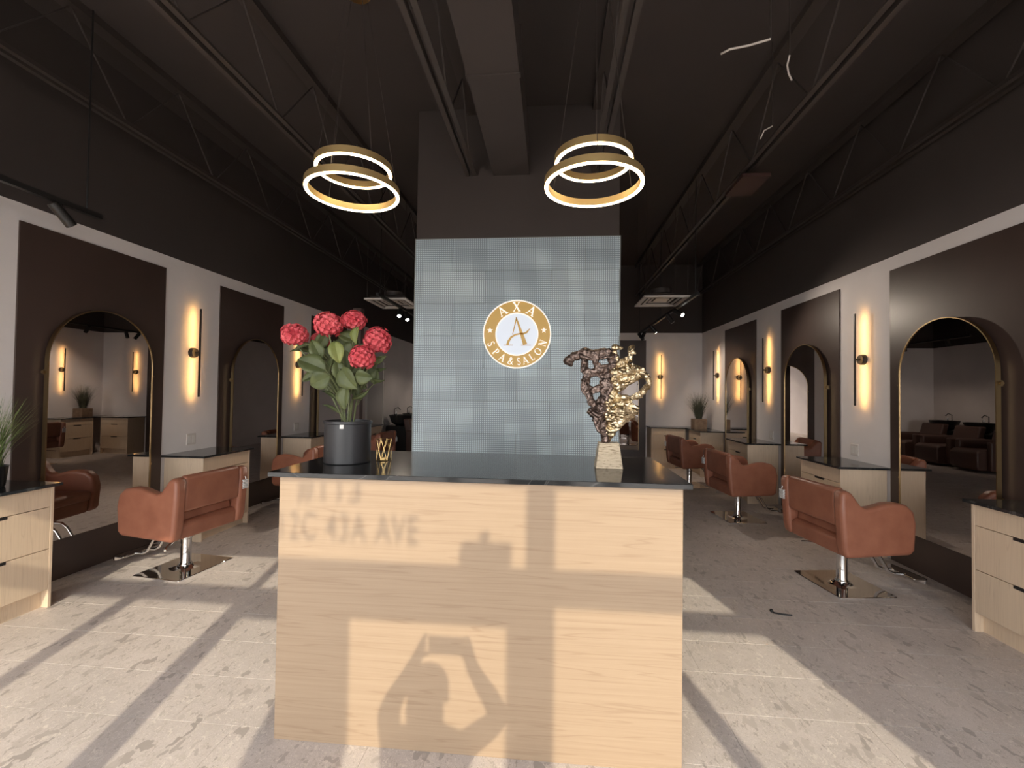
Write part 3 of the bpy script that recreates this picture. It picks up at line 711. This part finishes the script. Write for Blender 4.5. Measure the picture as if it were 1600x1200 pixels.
M_WICKER = leafmat('woven_wicker', (.20, .125, .08), (.33, .22, .14))
def wicker(t_):
    q = MB().box(-.11, .11, -.11, .11, 0, .19)
    for k in range(9): q.box(-.114, .114, -.114, .114, .008+k*.02, .020+k*.02)
    q.build('planter', M_WICKER, t_)
grass('potted_grass', 'green ornamental grass in a black pot on the cabinet', (-3.50, 2.50, CZ+.02), 240, .52, .24, black_pot, M_GRASS, xlo=-.16)
grass('potted_grass', 'dark fuzzy grass in a woven planter by the back corner', (2.80, 8.78, CZ+.02), 500, .66, .26, wicker, M_DGRASS, xhi=.22)

# ------------------------------------------------------------------ hydrangea
DZ = 1.107
PC = Vector((-.985, 2.09, DZ))
pl = thing('potted_hydrangea', 'red hydrangea bouquet in a black cylinder pot on the desk', 'plant', PC)
MB().lathe([(.104, 0), (.108, .004), (.108, .185), (.112, .188), (.112, .200), (.104, .200), (.102, .17), (0, .165)], 40).build('pot', mat('matt_black_pot', (.022, .022, .025), .38), pl, smooth=True)
MB().box(.012, .030, -.1105, -.104, .168, .186).build('price_sticker', M_WHITE, pl)
M_STEM = leafmat('stem_green', (.10, .12, .05), (.17, .19, .08)); M_LEAF = leafmat('hydrangea_leaf', (.050, .066, .024), (.112, .132, .044)); M_LEAFY = leafmat('young_leaf', (.13, .16, .04), (.24, .26, .075))
M_PET = leafmat('red_petal', (.50, .035, .055), (.74, .125, .14))
HEADS = [(460, 524, 2.02, .060, .052), (513, 508, 2.04, .066, .058), (553, 501, 2.10, .058, .045), (590, 533, 2.06, .064, .066), (566, 559, 1.98, .058, .055), (500, 533, 2.16, .045, .04)]
root = Vector((0, 0, .16))
for i, (u, v, y, rx, rz) in enumerate(HEADS):
    c = px(u, v, y=y)-PC; rr = random.Random(50+i); b = MB()
    N = 95
    for k in range(N):
        zz = 1-2*(k+.5)/N; ph = k*2.39996; s = math.sqrt(1-zz*zz)
        nrm = Vector((s*math.cos(ph), s*math.sin(ph), zz))
        if zz < -.75: continue
        rad = rr.uniform(.86, 1.06); p = c+Vector((nrm.x*rx*rad, nrm.y*rx*rad, nrm.z*rz*rad))
        u1 = nrm.orthogonal().normalized(); u2 = nrm.cross(u1); a0 = rr.uniform(0, PI); R0 = .0135*rr.uniform(.8, 1.2)
        for q in range(4):
            a = a0+q*PI/2; d = u1*math.cos(a)+u2*math.sin(a); e = nrm.cross(d)
            b.add([p-nrm*.004, p+d*R0*.6+e*R0*.55+nrm*.003, p+d*R0*1.1+nrm*.0015, p+d*R0*.6-e*R0*.55+nrm*.003], [(0, 1, 2, 3)])
    b.sphere(c, (rx*.82, rx*.82, rz*.82), 14, 9)
    b.build('flower_head', M_PET, pl)
    mid = root.lerp(c, .55)+Vector((0, 0, .02)); MB().tube([root+Vector((rr.uniform(-.015, .015), rr.uniform(-.015, .015), -.02)), root.lerp(c, .3)+Vector((0, 0, .02)), mid, c-Vector((0, 0, rz*.5))], [.005, .0045, .004, .004], 7).build('stem', M_STEM, pl, smooth=True)
def leaf(u, v, y, ln, ang, tilt, m, wd=.62, curl=.25):
    """centre pixel, length in metres, ang = direction of the tip in the picture plane (deg, 0 right, 90 up), tilt = lean towards the viewer"""
    c = px(u, v, y=y)-PC; a = math.radians(ang); d = Vector((math.cos(a), 0, math.sin(a))); n = Vector((0, -1, 0))
    sd = d.cross(n); t2 = math.radians(tilt); n2 = n*math.cos(t2)+sd*math.sin(t2); sd = d.cross(n2)
    NL = 10; vs = []; fs = []
    for k in range(NL+1):
        f = k/NL; wv = wd*ln*.5*(math.sin(PI*f**.8)**.8 if 0 < f < 1 else 0)*(1+.06*(k % 2))
        ctr = c+d*(ln*(f-.5))+n2*(-curl*ln*(f-.5)**2*1.6)
        for q in (-1, -.5, 0, .5, 1): vs.append(ctr+sd*wv*q+n2*(abs(q)*wv*.35-(.0018 if q == 0 else 0)))
    for k in range(NL):
        for q in range(4): a_ = k*5+q; fs.append((a_, a_+1, a_+6, a_+5))
    st = c-d*ln*.5; MB_ = MB().add(vs, fs)
    o = MB_.build('leaf', m, pl, smooth=True); sol = o.modifiers.new('thick', 'SOLIDIFY'); sol.thickness = .0008
    base_ = Vector((st.x*.35, st.y*.4, max(.12, st.z-.10)))
    MB().tube([base_, base_.lerp(st, .6)+Vector((0, 0, .01)), st], [.003, .0025, .002], 6).build('petiole', M_STEM, pl, smooth=True)
for a in ((485, 568, 1.97, .150, 160, 25, M_LEAF), (499, 595, 1.96, .105, 205, -10, M_LEAF, .8), (494, 545, 2.0, .105, 120, 20, M_LEAF), (526, 550, 1.97, .11, -75, -20, M_LEAFY), (556, 524, 2.03, .085, -95, 30, M_LEAFY, .75),
          (543, 592, 1.97, .125, -50, 10, M_LEAF, .75), (568, 589, 1.95, .085, -5, 15, M_LEAF, .8), (515, 573, 2.02, .115, 75, -35, M_LEAF), (538, 622, 1.99, .115, -92, 15, M_LEAF, .65), (468, 547, 2.05, .105, 178, 55, M_LEAF, .4),
          (541, 566, 2.08, .12, 95, 15, M_LEAF), (541, 526, 2.08, .10, 160, 30, M_LEAF), (590, 562, 2.07, .09, 20, 35, M_LEAF, .45), (586, 589, 2.10, .075, 80, 10, M_LEAF), (592, 577, 2.12, .075, 2, 50, M_LEAF, .35),
          (590, 594, 2.09, .07, -8, 55, M_LEAF, .4), (563, 618, 2.02, .095, 25, 55, M_LEAF, .35), (515, 616, 2.03, .09, 150, 60, M_LEAF, .3), (517, 637, 2.0, .09, 155, 60, M_LEAF, .25), (476, 541, 2.07, .085, 10, 20, M_LEAF),
          (527, 596, 2.08, .12, -80, -20, M_LEAF), (556, 570, 2.07, .10, 60, 20, M_LEAF), (505, 530, 2.1, .10, 60, 20, M_LEAF), (470, 541, 2.02, .07, 200, 40, M_LEAF), (552, 606, 2.05, .10, -60, -30, M_LEAF), (529, 577, 1.99, .10, 100, 30, M_LEAF),
          (510, 556, 2.12, .13, 130, 15, M_LEAF, .75), (548, 548, 2.12, .13, 60, -15, M_LEAF, .75), (575, 572, 2.12, .12, 30, 10, M_LEAF, .75), (520, 600, 2.12, .13, 230, 15, M_LEAF, .7), (558, 595, 2.12, .12, -40, 10, M_LEAF, .7),
          (482, 590, 2.06, .08, 200, 30, M_LEAF, .7), (500, 574, 2.09, .12, 190, -15, M_LEAF, .7), (533, 606, 2.10, .12, -100, 5, M_LEAF, .7), (575, 545, 2.14, .11, 50, 15, M_LEAF, .7), (536, 540, 2.14, .12, 90, 0, M_LEAF, .7)):
    leaf(*a)

# ------------------------------------------------------------------ gold wire holder
wh = thing('wire_candle_holder', 'small gold wire candle holder beside the black hydrangea pot', 'candle holder', (-.832+.0, 2.165, DZ))
R1, H1 = .037, .105
for z in (.003, H1): MB().tube([(R1*math.cos(2*PI*k/24), R1*math.sin(2*PI*k/24), z) for k in range(24)], .0016, 6, closed=True).build('hoop', M_GOLD, wh, smooth=True)
for k in range(8):
    a = 2*PI*k/8; b_ = a+(2*PI/8)*1.0
    MB().tube([(R1*math.cos(a), R1*math.sin(a), .003), (R1*math.cos(b_), R1*math.sin(b_), H1)], .0014, 5).tube([(R1*math.cos(b_), R1*math.sin(b_), .003), (R1*math.cos(a), R1*math.sin(a), H1)], .0014, 5).build('cross_wire', M_GOLD, wh, smooth=True)
MB().lathe([(.022, .003), (.022, .012), (.019, .012), (.019, .005)], 20).build('candle_cup', M_GOLD, wh, smooth=True)

# ------------------------------------------------------------------ sculpture
M_BRONZE = mat('dark_bronze', (.16, .115, .10), .38, .85); M_SGLD = mat('aged_gold', (.60, .47, .29), .30, 1.)
for m_, c0, c1 in ((M_BRONZE, (.06, .042, .036), (.26, .19, .16)), (M_SGLD, (.30, .21, .11), (.78, .65, .44))):
    t = NT(m_); nz = t.n('ShaderNodeTexNoise', i_Scale=55., i_Detail=4., i_Distortion=.8); t.l(t.coord('Object'), nz.inputs[0])
    t.l(t.ramp(nz.outputs[0], [(.35, c0), (.62, c1)]), t.b.inputs['Base Color']); t.bump(nz.outputs[0], .5, .004)
SB = Vector((.268, 2.125, DZ))
sc = thing('abstract_sculpture', 'abstract face sculpture, half dark bronze, half gold, on pale block', 'sculpture', SB)
def zs(x, y): p = px(870+x/5.714, 530+y/5.714, y=2.125); return p-SB
DARK = [[(95,195,26),(160,155,27),(250,122,32),(330,140,30),(420,122,34),(490,150,30)], [(95,195,26),(125,228,14)], [(490,150,30),(500,230,26),(445,278,28),(370,268,24),(335,205,20),(335,140,30)],
        [(250,122,32),(250,190,24),(243,285,22),(290,305,26),(370,285,24)], [(225,290,14),(262,290,24)], [(290,305,26),(268,340,26),(258,390,28),(265,450,28),(315,455,22),(385,440,26)], [(370,285,24),(405,330,20),(415,400,28),(450,330,32),(465,420,36)],
        [(240,460,12),(265,455,24),(290,520,26),(310,575,20),(370,582,30),(412,520,24),(430,440,34)], [(295,650,16),(340,640,36),(385,620,46),(430,560,30)], [(340,640,36),(365,700,40),(395,770,34),(425,840,24),(430,915,24)], [(440,430,34),(425,520,28),(420,600,34),(405,690,34)]]
GOLD = [[(515,78,20),(580,85,13)], [(520,90,20),(512,130,18),(545,190,22),(520,250,24)], [(690,72,11),(662,100,26),(692,135,9)], [(662,105,22),(650,165,18),(620,205,26),(555,225,28)],
        [(495,300,24),(560,295,38),(640,280,38),(700,260,26),(745,280,22),(780,318,20),(815,355,20),(822,400,18),(792,450,22),(742,500,22),(660,524,20),(580,522,19),(530,515,22)],
        [(505,345,28),(560,365,36),(640,355,32),(720,325,30),(772,325,18)], [(505,380,30),(545,425,32),(600,405,20),(680,370,16)], [(525,430,28),(490,500,38),(455,570,38),(480,600,34),(560,575,32),(640,590,28),(718,610,16)],
        [(455,620,36),(520,632,40),(600,640,36),(680,650,28),(708,640,16)], [(470,700,42),(560,690,40),(620,690,30),(690,690,14)], [(430,720,30),(470,770,42),(540,765,30),(595,735,20)], [(440,830,24),(490,845,26),(520,830,12)], [(448,840,20),(440,912,26)]]
def blob(name, strokes, m, seed, fat):
    b = MB(); rr = random.Random(seed); k = 1/333./5.714*fat
    for st in strokes:
        pts = []; rad = []
        for i, (x, y, r) in enumerate(st):
            p = zs(x+rr.uniform(-6, 6), y+rr.uniform(-6, 6)); p.y = rr.uniform(-.014, .014); pts.append(p); rad.append(r*k)
        P2 = []; R2 = []
        for i in range(len(pts)-1):
            for f in (0, .25, .5, .75): P2.append(pts[i].lerp(pts[i+1], f)); R2.append((rad[i]*(1-f)+rad[i+1]*f)*rr.uniform(.80, 1.14))
        P2.append(pts[-1]); R2.append(rad[-1]); b.tube(P2, R2, 10)
        b.sphere(P2[0], R2[0], 8, 6); b.sphere(P2[-1], R2[-1], 8, 6)
        # ropey ridges wound along the stroke
        for s in range(3):
            ph = rr.uniform(0, 6); q = []
            for i, p in enumerate(P2): q.append(p+Vector((math.cos(ph+i*.35)*R2[i]*.85, -abs(math.cos(ph*.7+i*.3))*R2[i]*.9, math.sin(ph+i*.35)*R2[i]*.85)))
            if len(q) > 2: b.tube(q, [r*.30 for r in R2], 6)
    o = b.build(name, m, sc, smooth=True)
    rm = o.modifiers.new('remesh', 'REMESH'); rm.mode = 'VOXEL'; rm.voxel_size = .0024; rm.use_smooth_shade = True
    for nm, size, amt in (('sculpture_folds', .030, .005), ('sculpture_grain', .010, .0014)):
        tx = bpy.data.textures.new(nm, 'CLOUDS'); tx.noise_scale = size; tx.noise_depth = 2; tx.noise_type = 'HARD_NOISE'
        dm = o.modifiers.new(nm, 'DISPLACE'); dm.texture = tx; dm.strength = amt; dm.mid_level = .45; dm.texture_coords = 'LOCAL'
    return o
blob('dark_bronze_half', DARK, M_BRONZE, 3, 1.55); blob('gold_half', GOLD, M_SGLD, 4, 1.38)
M_BLOCK = mat('gilded_stone_block', (.70, .58, .42), .42, .25); t = NT(M_BLOCK); nz = t.n('ShaderNodeTexNoise', i_Scale=26., i_Detail=6., i_Roughness=.65); t.l(t.coord('Object', (1, 1, 5)), nz.inputs[0])
t.l(t.ramp(nz.outputs[0], [(.36, (.30, .22, .13)), (.48, (.62, .50, .35)), (.8, (.74, .63, .47))]), t.b.inputs['Base Color']); t.bump(nz.outputs[0], .9, .006)
zt = .118
MB().add([(-.062,-.042,0),(.062,-.042,0),(.062,.05,0),(-.062,.05,0),(-.046,-.03,zt),(.046,-.03,zt),(.046,.038,zt),(-.046,.038,zt)], [(0,3,2,1),(4,5,6,7),(0,1,5,4),(1,2,6,5),(2,3,7,6),(3,0,4,7)]).build('block_base', M_BLOCK, sc, bevel=.002)

# small black thing dropped on the floor
hb = MB().tube([(1.485, 3.165, .012), (1.495, 3.15, .006), (1.53, 3.14, .005), (1.60, 3.128, .005)], .005, 6).sphere((1.487, 3.166, .012), .012, 8, 6).build('cable_clip', M_BLKPL, None, smooth=True)
tag(hb, 'small black clip lying on the tiled floor near the chair base', 'clip')

# ------------------------------------------------------------------ the photographer, whose shadow falls on the desk
def skinned(name, verts, edges, radii, sub=1):
    me = bpy.data.meshes.new(name); me.from_pydata(verts, edges, []); me.update()
    o = bpy.data.objects.new(name, me); COL.objects.link(o)
    o.modifiers.new('s', 'SKIN')
    for i, r in enumerate(radii): sv = me.skin_vertices[0].data[i]; sv.radius = r if isinstance(r, tuple) else (r, r)
    me.skin_vertices[0].data[0].use_root = True
    sd = o.modifiers.new('sub', 'SUBSURF'); sd.levels = sub; sd.render_levels = sub
    bpy.context.view_layer.update()
    m2 = bpy.data.meshes.new_from_object(o.evaluated_get(bpy.context.evaluated_depsgraph_get()))
    bpy.data.objects.remove(o); return m2
HX, HY = .03, -.40
V = []; Ed = []; Ra = []
def vtx(p, r, link=None):
    V.append(p); Ra.append(r)
    if link is not None: Ed.append((link, len(V)-1))
    return len(V)-1
pel = vtx((HX, HY, .86), (.15, .11)); wst = vtx((HX, HY, 1.0), (.13, .10), pel); ch = vtx((HX, HY, 1.16), (.15, .11), wst); shd = vtx((HX, HY, 1.27), (.12, .085), ch)
nk = vtx((HX, HY+.01, 1.345), .052, shd); hd0 = vtx((HX, HY+.02, 1.40), (.062, .072), nk); hd1 = vtx((HX, HY+.01, 1.47), (.074, .088), hd0); vtx((HX, HY, 1.53), (.066, .078), hd1)
WR = {}
for s in (-1, 1):
    hip = vtx((HX+s*.09, HY, .80), .09, pel); kn = vtx((HX+s*.10, HY+.02, .45), .06, hip); an = vtx((HX+s*.105, HY-.01, .08), .04, kn); vtx((HX+s*.115, HY+.12, .035), .035, an)
    sh = vtx((HX+s*.155, HY, 1.275), .062, shd); el = vtx((HX+(.26 if s > 0 else -.205), HY+.17, 1.30), .048, sh); wr = vtx((.013+s*.112, -.075, 1.41), .026, el)
    WR[s] = Vector((.013+s*.112, -.075, 1.41))
    pm = vtx((.013+s*.098, -.045, 1.442), (.030, .016), wr)
    for k, (dz, tip) in enumerate(((.030, 1.496), (.018, 1.490), (.004, 1.478), (-.010, 1.462))):   # fingers curl over the ends of the phone
        b1 = vtx((.013+s*(.092+.004*k), -.030, 1.448+dz), .0085, pm); b2 = vtx((.013+s*(.086+.005*k), -.022, tip-.012), .0078, b1); vtx((.013+s*(.078+.006*k), -.024, tip), .0068, b2)
    t1 = vtx((.013+s*.085, -.045, 1.425), .0105, pm); vtx((.013+s*.066, -.036, 1.420), .009, t1)
body = skinned('person', V, Ed, Ra)
body.materials.append(M_CLOTH); body.materials.append(M_SKIN)
for p in body.polygons:
    c = p.center; p.material_index = 1 if (c.z > 1.33 and abs(c.x-HX) < .11 and c.y < -.28) or (c.y > -.10 and c.z > 1.38) else 0
    p.use_smooth = True
per = from_mesh('person', body); tag(per, 'person in dark clothes holding up a phone with both hands, facing the desk', 'person')
MB().sphere((HX, HY-.02, 1.505), (.088, .098, .085), 18, 10).sphere((HX, HY-.055, 1.42), (.08, .06, .12), 14, 8).build('hair', M_HAIR, per, smooth=True)
MB().tube([(HX, HY+.085, 1.475), (HX, HY+.108, 1.445), (HX, HY+.09, 1.435)], [.009, .014, .01], 8).build('nose', M_SKIN, per, smooth=True)
for s in (-1, 1):
    MB().sphere((HX+s*.03, HY+.085, 1.475), .011, 10, 6).build('eye', M_WHITE, per, smooth=True)
    MB().sphere((HX+s*.074, HY+.01, 1.46), (.01, .022, .03), 10, 6).build('ear', M_SKIN, per, smooth=True)
MB().sphere((HX, HY+.09, 1.405), (.024, .01, .007), 10, 6).build('mouth', mat('lips', (.4, .15, .13), .5), per, smooth=True)
ph = thing('smartphone', 'dark smartphone held level in two hands', 'phone', (.013, -.018, 1.448))
MB().box(-.075, .075, -.004, .004, -.036, .036).build('body', M_BLKPL, ph, bevel=.003); MB().box(-.070, .070, -.0046, -.0041, -.032, .032).build('screen', M_BLKMET, ph)
